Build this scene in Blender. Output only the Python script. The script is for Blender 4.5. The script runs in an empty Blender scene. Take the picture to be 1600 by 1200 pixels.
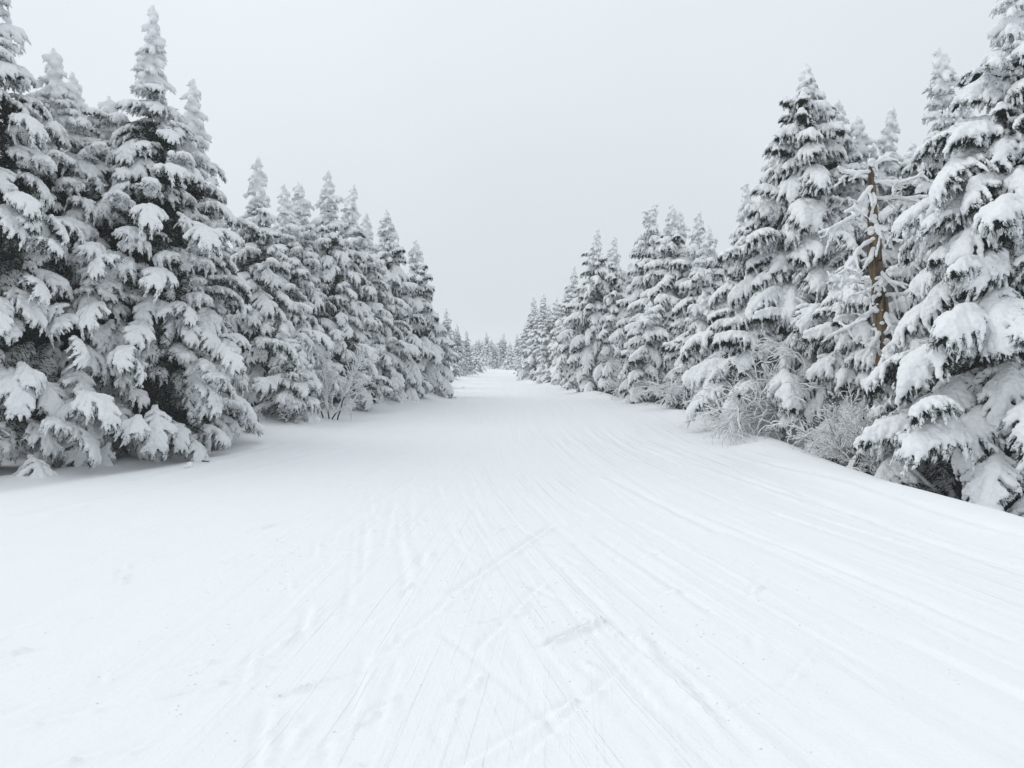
import bpy, math, random
import numpy as np
from mathutils import Matrix, Vector, Euler

# ------------------------------------------------------------------ camera, sky, sun, exposure
sc = bpy.context.scene
COL = sc.collection
PW, PH = 1600.0, 1200.0            # photograph size, only used to turn its pixels into places
FPX = 1256.0                       # focal length in photograph pixels
EYE = 1.6
PITCH = math.atan(40.0 / FPX)      # looking slightly down: the horizon is 40 px above the centre

cam_data = bpy.data.cameras.new('camera')
cam = bpy.data.objects.new('camera', cam_data)
COL.objects.link(cam)
cam.location = (0, 0, EYE)
cam.rotation_euler = (math.pi / 2 - PITCH, 0, 0)
cam_data.sensor_width = 36.0
cam_data.lens = 36.0 * FPX / PW
cam_data.clip_start = 0.05
cam_data.clip_end = 2000
sc.camera = cam

SUN_ELEV, SUN_AZ = math.radians(38), math.radians(-82)   # azimuth from +Y, negative = to the left
sun_dir = Vector((math.sin(SUN_AZ) * math.cos(SUN_ELEV), math.cos(SUN_AZ) * math.cos(SUN_ELEV), math.sin(SUN_ELEV)))

world = bpy.data.worlds.new('World')
sc.world = world
world.use_nodes = True
nt = world.node_tree
nt.nodes.clear()
def wn(t, **kw):
    n = nt.nodes.new(t)
    for k, v in kw.items():
        setattr(n, k, v)
    return n
out = wn('ShaderNodeOutputWorld')
bg = wn('ShaderNodeBackground')
bg.inputs['Strength'].default_value = 0.12
sky = wn('ShaderNodeTexSky', sky_type='NISHITA', sun_disc=False)
sky.sun_elevation = SUN_ELEV
sky.sun_rotation = SUN_AZ
sky.air_density, sky.dust_density, sky.ozone_density = 1.0, 3.0, 1.0
tc = wn('ShaderNodeTexCoord')
sep = wn('ShaderNodeSeparateXYZ')
nt.links.new(tc.outputs['Generated'], sep.inputs[0])
ramp = wn('ShaderNodeMapRange')                 # overcast: brighter towards the zenith
ramp.inputs[1].default_value, ramp.inputs[2].default_value = 0.05, 1.0
ramp.inputs[3].default_value, ramp.inputs[4].default_value = 0.0, 1.0
nt.links.new(sep.outputs['Z'], ramp.inputs[0])
grad = wn('ShaderNodeMix', data_type='RGBA')
grad.inputs[6].default_value = (5.75, 6.15, 6.45, 1)      # near the horizon
grad.inputs[7].default_value = (7.25, 7.65, 7.98, 1)      # overhead
nt.links.new(ramp.outputs[0], grad.inputs[0])
dotn = wn('ShaderNodeVectorMath', operation='DOT_PRODUCT')   # cloud is thinner on the sun's side
nt.links.new(tc.outputs['Generated'], dotn.inputs[0])
dotn.inputs[1].default_value = sun_dir
mr = wn('ShaderNodeMapRange')
mr.inputs[1].default_value, mr.inputs[2].default_value = -0.6, 1.0
mr.inputs[3].default_value, mr.inputs[4].default_value = 0.90, 1.20
nt.links.new(dotn.outputs['Value'], mr.inputs[0])
scl = wn('ShaderNodeVectorMath', operation='SCALE')
nt.links.new(grad.outputs[2], scl.inputs[0])
nt.links.new(mr.outputs[0], scl.inputs['Scale'])
cl = wn('ShaderNodeTexNoise')
cl.inputs['Scale'].default_value = 1.1
cl.inputs['Detail'].default_value = 3
nt.links.new(tc.outputs['Generated'], cl.inputs['Vector'])
clr = wn('ShaderNodeMapRange')
clr.inputs[1].default_value, clr.inputs[2].default_value = 0.3, 0.7
clr.inputs[3].default_value, clr.inputs[4].default_value = 0.93, 1.05
nt.links.new(cl.outputs[0], clr.inputs[0])
scl2 = wn('ShaderNodeVectorMath', operation='SCALE')
nt.links.new(scl.outputs[0], scl2.inputs[0])
nt.links.new(clr.outputs[0], scl2.inputs['Scale'])
mixs = wn('ShaderNodeMix', data_type='RGBA')
mixs.inputs[0].default_value = 0.97                        # cloud cover over the clear sky
nt.links.new(sky.outputs[0], mixs.inputs[6])
nt.links.new(scl2.outputs[0], mixs.inputs[7])
nt.links.new(mixs.outputs[2], bg.inputs['Color'])
nt.links.new(bg.outputs[0], out.inputs[0])

sun_data = bpy.data.lights.new('sun', 'SUN')
sun = bpy.data.objects.new('sun', sun_data)
COL.objects.link(sun)
sun_data.energy = 0.66
sun_data.angle = math.radians(42)
sun_data.color = (1.0, 0.98, 0.95)
sun.rotation_euler = sun_dir.to_track_quat('Z', 'Y').to_euler()

sc.view_settings.view_transform = 'Standard'
sc.view_settings.look = 'None'
sc.view_settings.exposure = 0.0
sc.view_settings.gamma = 1.0
sc.view_settings.use_curve_mapping = False
sc.render.engine = 'CYCLES'
sc.cycles.max_bounces = 8
sc.cycles.diffuse_bounces = 5
sc.cycles.glossy_bounces = 2
sc.cycles.volume_bounces = 2
sc.cycles.use_denoising = True
try:
    sc.cycles.denoiser = 'OPENIMAGEDENOISE'
    sc.cycles.denoising_input_passes = 'RGB_ALBEDO_NORMAL'
except Exception:
    pass

def haze_box():
    me = bpy.data.meshes.new('haze')
    x, y0, y1, z0, z1 = 178.0, -50.0, 345.0, -4.0, 11.5
    v = [(a, b, c) for a in (-x, x) for b in (y0, y1) for c in (z0, z1)]
    me.from_pydata(v, [], [(0, 1, 3, 2), (4, 6, 7, 5), (0, 4, 5, 1), (2, 3, 7, 6), (0, 2, 6, 4), (1, 5, 7, 3)])
    m = bpy.data.materials.new('haze'); m.use_nodes = True
    n = m.node_tree; n.nodes.clear()
    o = n.nodes.new('ShaderNodeOutputMaterial'); v_ = n.nodes.new('ShaderNodeVolumePrincipled')
    v_.inputs['Color'].default_value = (0.93, 0.955, 0.975, 1); v_.inputs['Density'].default_value = HAZE
    v_.inputs['Anisotropy'].default_value = 0.0
    n.links.new(v_.outputs[0], o.inputs['Volume'])
    me.materials.append(m)
    ob = bpy.data.objects.new('haze', me); COL.objects.link(ob)
    ob['kind'] = 'stuff'; ob['label'] = 'thin snowy mist hanging over the whole trail'
HAZE = 0.0015
haze_box()

# ------------------------------------------------------------------ helpers
def ray(px, py):
    """direction (y = 1) through a pixel of the photograph"""
    vx, vz, vy = (px - PW / 2) / FPX, (PH / 2 - py) / FPX, 1.0
    c, s = math.cos(PITCH), math.sin(PITCH)
    y, z = vy * c + vz * s, -vy * s + vz * c
    return vx / y, z / y

def tag(o, label=None, cat=None, group=None, kind=None):
    if label: o['label'] = label
    if cat: o['category'] = cat
    if group: o['group'] = group
    if kind: o['kind'] = kind
    return o

def link(name, data, parent=None, mat=None, smooth=True):
    o = bpy.data.objects.new(name, data)
    COL.objects.link(o)
    if parent is not None:
        o.parent = parent
    return o

def empty(name, loc, rz=0.0):
    o = bpy.data.objects.new(name, None)
    COL.objects.link(o)
    o.empty_display_size = 0.3
    o.location = loc
    o.rotation_euler = (0, 0, rz)
    return o

def mesh_np(name, V, faces, mats, midx=None, smooth=True):
    """faces: list of (M,k) int arrays; midx: list of material indices, one per array (or an array)"""
    me = bpy.data.meshes.new(name)
    V = np.asarray(V, dtype=np.float32)
    me.vertices.add(len(V))
    me.vertices.foreach_set('co', V.ravel())
    loops = np.concatenate([f.ravel() for f in faces]).astype(np.int32)
    sizes = np.concatenate([np.full(len(f), f.shape[1], np.int32) for f in faces])
    starts = np.concatenate([[0], np.cumsum(sizes)[:-1]]).astype(np.int32)
    me.loops.add(len(loops))
    me.loops.foreach_set('vertex_index', loops)
    me.polygons.add(len(sizes))
    me.polygons.foreach_set('loop_start', starts)
    try:
        me.polygons.foreach_set('loop_total', sizes)
    except Exception:
        pass
    if midx is not None:
        mi = np.concatenate([np.full(len(f), m, np.int32) if np.isscalar(m) else np.asarray(m, np.int32) for f, m in zip(faces, midx)])
        me.polygons.foreach_set('material_index', mi)
    me.polygons.foreach_set('use_smooth', np.full(len(sizes), smooth, dtype=bool))
    for m in mats:
        me.materials.append(m)
    me.update(calc_edges=True)
    me.validate()
    return me

class Acc:
    """collects vertices and faces of several shapes into one mesh"""
    def __init__(self):
        self.V, self.F, self.M, self.n = [], [], [], 0
    def add(self, V, faces, m):
        if len(V) == 0: return
        for f in faces:
            if len(f):
                self.F.append(np.asarray(f) + self.n); self.M.append(m)
        self.V.append(np.asarray(V)); self.n += len(V)
    def merge(self, other, M4=None):
        V = np.concatenate(other.V)
        if M4 is not None:
            A = np.array(M4); V = V @ A[:3, :3].T + A[:3, 3]
        for f, m in zip(other.F, other.M):
            self.F.append(f + self.n); self.M.append(m)
        self.V.append(V); self.n += len(V)
    def build(self, name, mats):
        return mesh_np(name, np.concatenate(self.V), self.F, mats, self.M)

_tab = np.random.RandomState(5).rand(256, 256)
def noise2(x, y, seed=0):
    x = np.asarray(x, float) + seed * 17.31; y = np.asarray(y, float) + seed * 41.77
    xi, yi = np.floor(x).astype(int), np.floor(y).astype(int)
    fx, fy = x - xi, y - yi
    fx, fy = fx * fx * (3 - 2 * fx), fy * fy * (3 - 2 * fy)
    g = lambda a, b: _tab[a & 255, b & 255]
    return (g(xi, yi) * (1 - fx) + g(xi + 1, yi) * fx) * (1 - fy) + (g(xi, yi + 1) * (1 - fx) + g(xi + 1, yi + 1) * fx) * fy - 0.5

def noise_grid(shape, h, cell, rs):
    """smooth random field on a grid of spacing h with features of size cell"""
    n = [max(4, int(math.ceil(s * h / cell)) + 4) for s in shape]
    R = rs.rand(*n) - 0.5
    for ax in range(3):
        c = np.arange(shape[ax]) * h / cell + rs.rand()
        i = np.floor(c).astype(int); f = c - i; f = f * f * (3 - 2 * f)
        sh = [1, 1, 1]; sh[ax] = -1
        R = np.take(R, i, ax) * (1 - f.reshape(sh)) + np.take(R, i + 1, ax) * f.reshape(sh)
    return R

def surface_nets(F, org, h):
    s = F < 0
    nx, ny, nz = F.shape
    cs = np.zeros((nx - 1, ny - 1, nz - 1), np.int8)
    corners = [(a, b, c) for a in (0, 1) for b in (0, 1) for c in (0, 1)]
    for a, b, c in corners:
        cs += s[a:nx - 1 + a, b:ny - 1 + b, c:nz - 1 + c]
    act = (cs > 0) & (cs < 8)
    I = np.argwhere(act)
    idx = -np.ones(act.shape, np.int64)
    idx[act] = np.arange(len(I))
    P = np.zeros((len(I), 3)); W = np.zeros(len(I))
    for i, ca in enumerate(corners):
        for j, cb in enumerate(corners):
            if j <= i or sum(abs(p - q) for p, q in zip(ca, cb)) != 1: continue
            fa = F[I[:, 0] + ca[0], I[:, 1] + ca[1], I[:, 2] + ca[2]]
            fb = F[I[:, 0] + cb[0], I[:, 1] + cb[1], I[:, 2] + cb[2]]
            m = (fa < 0) != (fb < 0)
            t = np.where(m, fa / np.where(m, fa - fb, 1), 0)
            p = np.array(ca) + t[:, None] * (np.array(cb) - np.array(ca))
            P[m] += p[m]; W[m] += 1
    V = (I + P / W[:, None]) * h + org
    Q = []
    for ax in range(3):
        a1, a2 = (ax + 1) % 3, (ax + 2) % 3
        sl0 = [slice(None)] * 3; sl1 = [slice(None)] * 3
        sl0[ax] = slice(0, -1); sl1[ax] = slice(1, None)
        d = s[tuple(sl0)] != s[tuple(sl1)]
        E = np.argwhere(d)
        ok = (E[:, a1] > 0) & (E[:, a2] > 0) & (E[:, a1] < F.shape[a1] - 1) & (E[:, a2] < F.shape[a2] - 1)
        E = E[ok]
        o1 = np.zeros(3, int); o1[a1] = 1
        o2 = np.zeros(3, int); o2[a2] = 1
        g = lambda X: idx[X[:, 0], X[:, 1], X[:, 2]]
        q = np.stack([g(E - o1 - o2), g(E - o2), g(E), g(E - o1)], 1)
        flip = ~s[E[:, 0], E[:, 1], E[:, 2]]
        q[flip] = q[flip][:, ::-1]
        Q.append(q)
    return V, np.concatenate(Q)

def blob_mesh(C, R, h, k=0.012, squash=1.2, n1=0.012, c1=0.07, n2=0.006, c2=0.03, rs=None):
    """one lumpy skin round a set of spheres"""
    C = np.asarray(C, float); R = np.asarray(R, float)
    pad = 0.05 + h * 2
    lo = (C - R[:, None]).min(0) - pad; hi = (C + R[:, None]).max(0) + pad
    n = np.ceil((hi - lo) / h).astype(int) + 1
    S = np.zeros(n)
    ax = [lo[i] + np.arange(n[i]) * h for i in range(3)]
    for c, r in zip(C, R):
        w = r + 6 * k
        i0 = np.maximum(0, ((c - w - lo) / h).astype(int)); i1 = np.minimum(n, ((c + w - lo) / h).astype(int) + 2)
        X = ax[0][i0[0]:i1[0]] - c[0]; Y = ax[1][i0[1]:i1[1]] - c[1]; Z = (ax[2][i0[2]:i1[2]] - c[2]) * squash
        d = np.sqrt((X * X)[:, None, None] + (Y * Y)[None, :, None] + (Z * Z)[None, None, :]) - r
        S[i0[0]:i1[0], i0[1]:i1[1], i0[2]:i1[2]] += np.exp(-d / k)
    F = -k * np.log(S + 1e-8)
    if n1: F += noise_grid(n, h, c1, rs) * 2 * n1
    if n2: F += noise_grid(n, h, c2, rs) * 2 * n2
    F[0], F[-1], F[:, 0], F[:, -1], F[:, :, 0], F[:, :, -1] = 1, 1, 1, 1, 1, 1
    return surface_nets(F, lo, h)

def norm(v):
    return v / np.maximum(np.linalg.norm(v, axis=-1, keepdims=True), 1e-9)

def fingers(B, D, Ln, Rd, rs, sides=4, rings=4, sag=0.3):
    """many small tapering lumpy twigs; returns V, [quads, tris]"""
    N = len(B)
    D = norm(D)
    up = np.tile([0.0, 0.0, 1.0], (N, 1)); up[np.abs(D[:, 2]) > 0.9] = [1, 0, 0]
    U = norm(np.cross(D, up)); W = np.cross(U, D)
    T = np.linspace(0, 0.86, rings)
    prof = np.interp(T, [0, 0.25, 0.6, 0.86], [0.75, 1.0, 0.9, 0.6])
    V = np.zeros((N, rings * sides + 1, 3))
    for k in range(rings):
        c = B + D * (T[k] * Ln)[:, None]
        c[:, 2] -= sag * Ln * T[k] ** 2
        r = Rd * prof[k] * (0.75 + 0.5 * rs.rand(N))
        for j in range(sides):
            a = 2 * math.pi * (j + 0.5 * (k % 2)) / sides
            V[:, k * sides + j] = c + U * (r * math.cos(a))[:, None] + W * (r * math.sin(a))[:, None]
    tip = B + D * Ln[:, None]; tip[:, 2] -= sag * Ln
    V[:, -1] = tip
    q = []
    for k in range(rings - 1):
        for j in range(sides):
            j2 = (j + 1) % sides
            q.append([k * sides + j, k * sides + j2, (k + 1) * sides + j2, (k + 1) * sides + j])
    t = [[(rings - 1) * sides + j, (rings - 1) * sides + (j + 1) % sides, rings * sides] for j in range(sides)]
    nv = rings * sides + 1
    off = (np.arange(N) * nv)[:, None, None]
    return V.reshape(-1, 3), [(np.array(q)[None] + off).reshape(-1, 4), (np.array(t)[None] + off).reshape(-1, 3)]

def blades(B, D, Ln, Wd, rs):
    """thin needle clusters: one slim triangle each"""
    N = len(B)
    D = norm(D); S = norm(np.cross(D, rs.randn(N, 3)))
    V = np.stack([B - S * Wd[:, None], B + S * Wd[:, None], B + D * Ln[:, None]], 1).reshape(-1, 3)
    return V, [np.arange(N * 3).reshape(-1, 3)]

def tube(P, R, sides=6):
    """tapered tube along points; returns V, [quads]"""
    P = np.asarray(P, float); n = len(P)
    T = norm(np.gradient(P, axis=0))
    ref = np.array([0.0, 0, 1]) if abs(T[0][2]) < 0.9 else np.array([1.0, 0, 0])
    V = []
    for i in range(n):
        u = np.cross(T[i], ref); u /= max(np.linalg.norm(u), 1e-6); w = np.cross(u, T[i])
        ref = w
        for j in range(sides):
            a = 2 * math.pi * j / sides
            V.append(P[i] + R[i] * (u * math.cos(a) + w * math.sin(a)))
    q = [[i * sides + j, i * sides + (j + 1) % sides, (i + 1) * sides + (j + 1) % sides, (i + 1) * sides + j] for i in range(n - 1) for j in range(sides)]
    V.append(P[-1] + T[-1] * R[-1])
    t = [[(n - 1) * sides + j, (n - 1) * sides + (j + 1) % sides, n * sides] for j in range(sides)]
    return np.array(V), [np.array(q), np.array(t)]

# ------------------------------------------------------------------ materials
def new_mat(name):
    m = bpy.data.materials.new(name); m.use_nodes = True
    n = m.node_tree
    return m, n, n.nodes['Principled BSDF']

def noise_node(n, scale, detail=3, rough=0.55, coord=None):
    t = n.nodes.new('ShaderNodeTexNoise')
    t.inputs['Scale'].default_value = scale
    t.inputs['Detail'].default_value = detail
    t.inputs['Roughness'].default_value = rough
    if coord: n.links.new(coord, t.inputs['Vector'])
    return t

def snow_material(name, color, bumps, rough=0.9, spec=0.15):
    m, n, b = new_mat(name)
    b.inputs['Roughness'].default_value = rough
    b.inputs['Specular IOR Level'].default_value = spec
    geo = n.nodes.new('ShaderNodeNewGeometry')
    prev = None
    for scale, strength, dist in bumps:
        t = noise_node(n, scale, 3, 0.6, geo.outputs['Position'])
        bp = n.nodes.new('ShaderNodeBump')
        bp.inputs['Strength'].default_value = strength
        bp.inputs['Distance'].default_value = dist
        n.links.new(t.outputs[0], bp.inputs['Height'])
        if prev: n.links.new(prev, bp.inputs['Normal'])
        prev = bp.outputs[0]
    n.links.new(prev, b.inputs['Normal'])
    t = noise_node(n, 2.3, 4, 0.6, geo.outputs['Position'])
    mx = n.nodes.new('ShaderNodeMix'); mx.data_type = 'RGBA'
    mx.inputs[6].default_value = tuple(c * 0.965 for c in color) + (1,)
    mx.inputs[7].default_value = color + (1,)
    n.links.new(t.outputs[0], mx.inputs[0])
    n.links.new(mx.outputs[2], b.inputs['Base Color'])
    return m

M_TRAIL = snow_material('trail_snow', (0.90, 0.915, 0.93), [(28, 0.35, 0.012), (140, 0.30, 0.004)])
M_SNOW = snow_material('bough_snow', (0.87, 0.882, 0.893), [(30, 0.6, 0.02), (85, 0.55, 0.008)])

M_CRUMB = snow_material('loose_snow', (0.90, 0.915, 0.93), [(140, 0.3, 0.003)])

def two_tone(name, a, b_, scale, lo, hi, rough=0.9, bump=0.4, spec=0.1, vec=None):
    m, n, b = new_mat(name)
    b.inputs['Roughness'].default_value = rough
    b.inputs['Specular IOR Level'].default_value = spec
    geo = n.nodes.new('ShaderNodeNewGeometry')
    co = geo.outputs['Position']
    if vec:
        mp = n.nodes.new('ShaderNodeMapping'); mp.inputs['Scale'].default_value = vec
        n.links.new(co, mp.inputs[0]); co = mp.outputs[0]
    t = noise_node(n, scale, 4, 0.65, co)
    mr = n.nodes.new('ShaderNodeMapRange')
    mr.inputs[1].default_value, mr.inputs[2].default_value = lo, hi
    n.links.new(t.outputs[0], mr.inputs[0])
    mx = n.nodes.new('ShaderNodeMix'); mx.data_type = 'RGBA'
    mx.inputs[6].default_value = a + (1,); mx.inputs[7].default_value = b_ + (1,)
    n.links.new(mr.outputs[0], mx.inputs[0])
    n.links.new(mx.outputs[2], b.inputs['Base Color'])
    bp = n.nodes.new('ShaderNodeBump'); bp.inputs['Strength'].default_value = bump; bp.inputs['Distance'].default_value = 0.01
    n.links.new(t.outputs[0], bp.inputs['Height']); n.links.new(bp.outputs[0], b.inputs['Normal'])
    return m

M_FROST = two_tone('frosted_twig', (0.06, 0.075, 0.065), (0.76, 0.78, 0.80), 26, 0.30, 0.44)
M_RIME = two_tone('rimed_twig', (0.09, 0.105, 0.095), (0.80, 0.815, 0.83), 26, 0.26, 0.40)
M_NEEDLE = two_tone('fir_needle', (0.012, 0.022, 0.016), (0.034, 0.05, 0.035), 30, 0.35, 0.65)
M_BARK = two_tone('fir_bark', (0.035, 0.030, 0.026), (0.10, 0.09, 0.08), 14, 0.35, 0.65, vec=(1, 1, 0.3))
M_SNAG = two_tone('dead_wood', (0.034, 0.026, 0.019), (0.22, 0.160, 0.10), 9, 0.36, 0.62, vec=(1.6, 1.6, 0.22), bump=0.9)
M_HOLE = two_tone('rotted_wood', (0.012, 0.010, 0.008), (0.04, 0.03, 0.02), 12, 0.35, 0.65)
M_STEM = two_tone('shrub_bark', (0.03, 0.026, 0.024), (0.09, 0.075, 0.065), 30, 0.35, 0.65)

# ------------------------------------------------------------------ the lie of the land
_yr = np.array([-60, 2, 8, 10, 15.5, 25, 36, 45, 54, 75, 100, 108, 400.])
_xr = np.array([5.6, 5.3, 5.1, 4.85, 5.3, 5.1, 3.9, 3.3, 1.7, 1.3, 1.2, 1.2, 1.2])
_yl = np.array([-60, 4, 10, 13, 16, 22, 26, 29, 34, 45, 63, 100, 400.])
_xl = np.array([-9, -8.5, -7.2, -5.9, -6.0, -6.1, -5.4, -4.2, -3.9, -4.7, -5.3, -4.5, -4.5])
MOUNDS = []                       # drifts piled against the feet of the trees
for _px, _py, _h, _w in ((352, 672, 0.34, 0.45), (392, 664, 0.22, 0.5), (440, 652, 0.30, 0.55), (486, 640, 0.20, 0.5), (525, 632, 0.34, 0.6), (572, 634, 0.22, 0.7),
                         (692, 600, 0.40, 0.9), (725, 590, 0.3, 1.2), (872, 604, 0.30, 0.9), (935, 617, 0.20, 0.8), (1010, 632, 0.22, 0.7), (1100, 655, 0.16, 0.6)):
    _rx, _rz = ray(_px, _py)
    MOUNDS.append((_rx * -EYE / _rz, -EYE / _rz, 0.75 * _h, 1.6 * _w))
def sstep(a, b, x):
    t = np.clip((x - a) / (b - a), 0, 1); return t * t * (3 - 2 * t)
def ground(x, y):
    x = np.asarray(x, float); y = np.asarray(y, float)
    xr, xl = np.interp(y, _yr, _xr), np.interp(y, _yl, _xl)
    fall = np.interp(y, [0, 20, 40, 60], [1.25, 1.15, 0.6, 0.3])
    z = -fall * sstep(-0.35, 3.0, x - xr)                           # falls away beyond the right-hand crest
    z += (0.11 + 0.10 * noise2(y / 2.3, 0 * y, 4)) * np.exp(-((x - xr + 0.45) / 0.55) ** 2)
    bank = xl - x                                                   # positive to the left of the edge
    z += (0.20 + 0.50 * noise2(y / 1.5, x / 2.5, 3)) * np.exp(-((bank + 0.55) / 0.65) ** 2) * sstep(14.5, 18, y)
    z += -0.10 * np.exp(-((bank + 0.2) / 0.7) ** 2) * sstep(17, 14, y)
    z += -0.30 * sstep(0.2, 1.8, bank)
    z += 0.12 * noise2(x / 5, y / 7, 1) + 0.05 * noise2(x / 1.9, y / 2.6, 2) * (1 + 2 * sstep(-0.3, 1, bank) + 2 * sstep(0.2, 1.5, x - xr))
    for mx, my, mh, mw in MOUNDS:
        z += mh * np.exp(-((x - mx) / mw) ** 2 - ((y - my) / (1.5 * mw)) ** 2)
    z += 0.30 * sstep(104, 118, y) * np.exp(-((y - 122) / 14) ** 2)
    return z

def grid_lines(dense, growth, lim):
    a = [dense]
    while a[-1] < lim: a.append(a[-1] * growth[0] + growth[1])
    return np.array(a)
xd = np.concatenate([np.arange(-5.6, -3.4, 0.042), np.arange(-3.4, 3.4, 0.0245), np.arange(3.4, 5.61, 0.038)])
xo = []
s, p = 0.04, 5.6
while p < 165: p += s; s = min(s * 1.035, 6.0); xo.append(p)
GX = np.concatenate([-np.array(xo)[::-1], xd, np.array(xo)])
yy = list(np.concatenate([np.arange(2.5, 5.6, 0.025), np.arange(5.6, 8.5, 0.036)]))
while yy[-1] < 60: yy.append(yy[-1] * 1.0075)
st = 0.3
while yy[-1] < 330: yy.append(yy[-1] + st); st = min(st * 1.04, 8)
yb = []
s, p = 0.06, 2.5
while p > -42: p -= s; s = min(s * 1.12, 4); yb.append(p)
GY = np.array(yb[::-1] + yy)
X, Y = np.meshgrid(GX, GY, indexing='ij')
Z = ground(X, Y)
# ski tracks: streaks that follow the skiers' lines, grooves with thrown-up edges, crumbs
rs = np.random.RandomState(11)
XR, XL = np.interp(Y, _yr, _xr), np.interp(Y, _yl, _xl)
on = sstep(0.0, 1.2, XR - X) * sstep(0.0, 1.5, X - XL) * sstep(60, 25, Y)
yc = np.minimum(Y, 18)
ua = X + 0.28 * yc - 0.0075 * yc ** 2
ub = X - 0.07 * Y
right = sstep(-1.2, 1.2, X - 0.3 + 0.12 * (Y - 4))
def streak(u, v, seed):
    a = noise2(u / 0.055, v / 2.2, seed) * 0.0045
    b = noise2(u / 0.13, v / 3.5, seed + 1) * 0.010
    c = noise2(u / 0.42, v / 7.0, seed + 2) * 0.016
    patch = 0.35 + 1.3 * np.clip(noise2(u / 0.9, v / 5, seed + 3) + 0.45, 0, 1)
    return (a + b) * patch + c
Z += on * (streak(ua, Y, 20) * right * 1.25 + streak(ub, Y, 30) * (1 - right) * 0.55)
Z += on * noise2(X / 0.09, Y / 0.09, 40) * 0.004 * (noise2(X / 0.8, Y / 0.8, 41) + 0.5)
def groove(x0, y0, x1, y1, depth, width, ridge=0.5, crumb=0.5, seed=0):
    dx, dy = x1 - x0, y1 - y0; L = math.hypot(dx, dy)
    ix = np.where((GX > min(x0, x1) - 0.4) & (GX < max(x0, x1) + 0.4))[0]
    iy = np.where((GY > min(y0, y1) - 0.4) & (GY < max(y0, y1) + 0.4))[0]
    if len(ix) == 0 or len(iy) == 0: return
    sl = (slice(ix[0], ix[-1] + 1), slice(iy[0], iy[-1] + 1))
    x, y = X[sl], Y[sl]
    t = ((x - x0) * dx + (y - y0) * dy) / L; q = ((x - x0) * dy - (y - y0) * dx) / L
    q = q + 0.02 * noise2(t / 0.5, 0 * t, seed)
    m = sstep(-0.05, 0.12, t) * sstep(L + 0.05, L - 0.12, t)
    m = m * (0.55 + 0.9 * (noise2(t / 0.25, 0 * t + seed, seed) + 0.5))
    g = -depth * np.exp(-(q / width) ** 2) + depth * ridge * np.exp(-((q - 1.9 * width) / width) ** 2)
    g += crumb * depth * np.clip(noise2(x / 0.05, y / 0.05, seed + 7), 0, 1) * 2 * np.exp(-((q - 2 * width) / (1.6 * width)) ** 2)
    Z[sl] += g * m
def px_groove(a, b, depth, width, **k):
    def pt(p):
        rx, rz = ray(*p); d = -EYE / rz
        return rx * d, d
    (x0, y0), (x1, y1) = pt(a), pt(b)
    groove(x0, y0, x1, y1, depth, width, **k)
px_groove((846, 1003), (942, 962), 0.065, 0.020, seed=1)
px_groove((700, 925), (862, 812), 0.018, 0.025, seed=2)
px_groove((655, 880), (662, 858), 0.02, 0.03, seed=3)
px_groove((1005, 975), (1190, 1190), 0.009, 0.03, seed=4, crumb=1.6)
px_groove((1020, 1010), (1120, 1110), 0.009, 0.04, seed=5, crumb=2)
px_groove((435, 1145), (492, 1092), 0.016, 0.022, seed=6)
px_groove((545, 1115), (572, 1010), 0.012, 0.022, seed=7)
px_groove((585, 1130), (620, 1020), 0.012, 0.022, seed=8)
px_groove((510, 1190), (516, 1130), 0.014, 0.02, seed=9)
px_groove((690, 980), (900, 1150), 0.008, 0.025, seed=10)
px_groove((700, 1195), (900, 1080), 0.016, 0.025, seed=11)
px_groove((600, 1010), (700, 930), 0.012, 0.02, seed=31)
px_groove((740, 1010), (850, 900), 0.012, 0.02, seed=32)
px_groove((800, 1190), (1010, 1000), 0.010, 0.02, seed=33)
px_groove((0, 1105), (60, 1085), 0.015, 0.03, seed=12)
px_groove((470, 980), (480, 940), 0.014, 0.03, seed=13)
px_groove((810, 900), (870, 930), 0.012, 0.03, seed=14)
px_groove((930, 830), (1120, 960), 0.012, 0.035, seed=15)
px_groove((1200, 720), (1600, 850), 0.022, 0.06, seed=16)
px_groove((1150, 730), (1600, 900), 0.016, 0.05, seed=17)
px_groove((1100, 800), (1600, 1010), 0.013, 0.04, seed=18)
px_groove((950, 740), (1130, 830), 0.016, 0.06, seed=19)
px_groove((1000, 690), (1330, 800), 0.02, 0.07, seed=21)
px_groove((200, 745), (440, 690), 0.03, 0.12, seed=22)
px_groove((30, 800), (560, 690), 0.02, 0.12, seed=23)
for k in range(90):
    xa = rs.uniform(-1.5, 4.6); ya = rs.uniform(3.2, 9.5); ln = rs.uniform(0.4, 3.0)
    c = xa + 0.28 * ya - 0.0075 * ya ** 2
    y2 = ya + ln; x2 = c - 0.28 * y2 + 0.0075 * y2 ** 2
    groove(xa, ya, x2 + rs.normal(0, 0.06), y2, rs.uniform(0.003, 0.008), rs.uniform(0.012, 0.03), crumb=rs.uniform(0.4, 2.0), seed=50 + k)
for k in range(80):
    xa = rs.uniform(-3.2, 1.6); ya = 2.8 + 5 * rs.rand() ** 1.3; ln = rs.uniform(0.15, 0.8); a = rs.choice([0.35, -0.25, 0.9]) + rs.normal(0, 0.12)
    groove(xa, ya, xa + ln * math.sin(a), ya + ln * math.cos(a), rs.uniform(0.004, 0.016), rs.uniform(0.012, 0.026), crumb=2.0, seed=120 + k)
nx, ny = len(GX), len(GY)
I = (np.arange(nx - 1)[:, None] * ny + np.arange(ny - 1)[None, :]).ravel()
quads = np.stack([I, I + ny, I + ny + 1, I + 1], 1)
gme = mesh_np('snow_ground', np.stack([X.ravel(), Y.ravel(), Z.ravel()], 1), [quads], [M_TRAIL])
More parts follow.
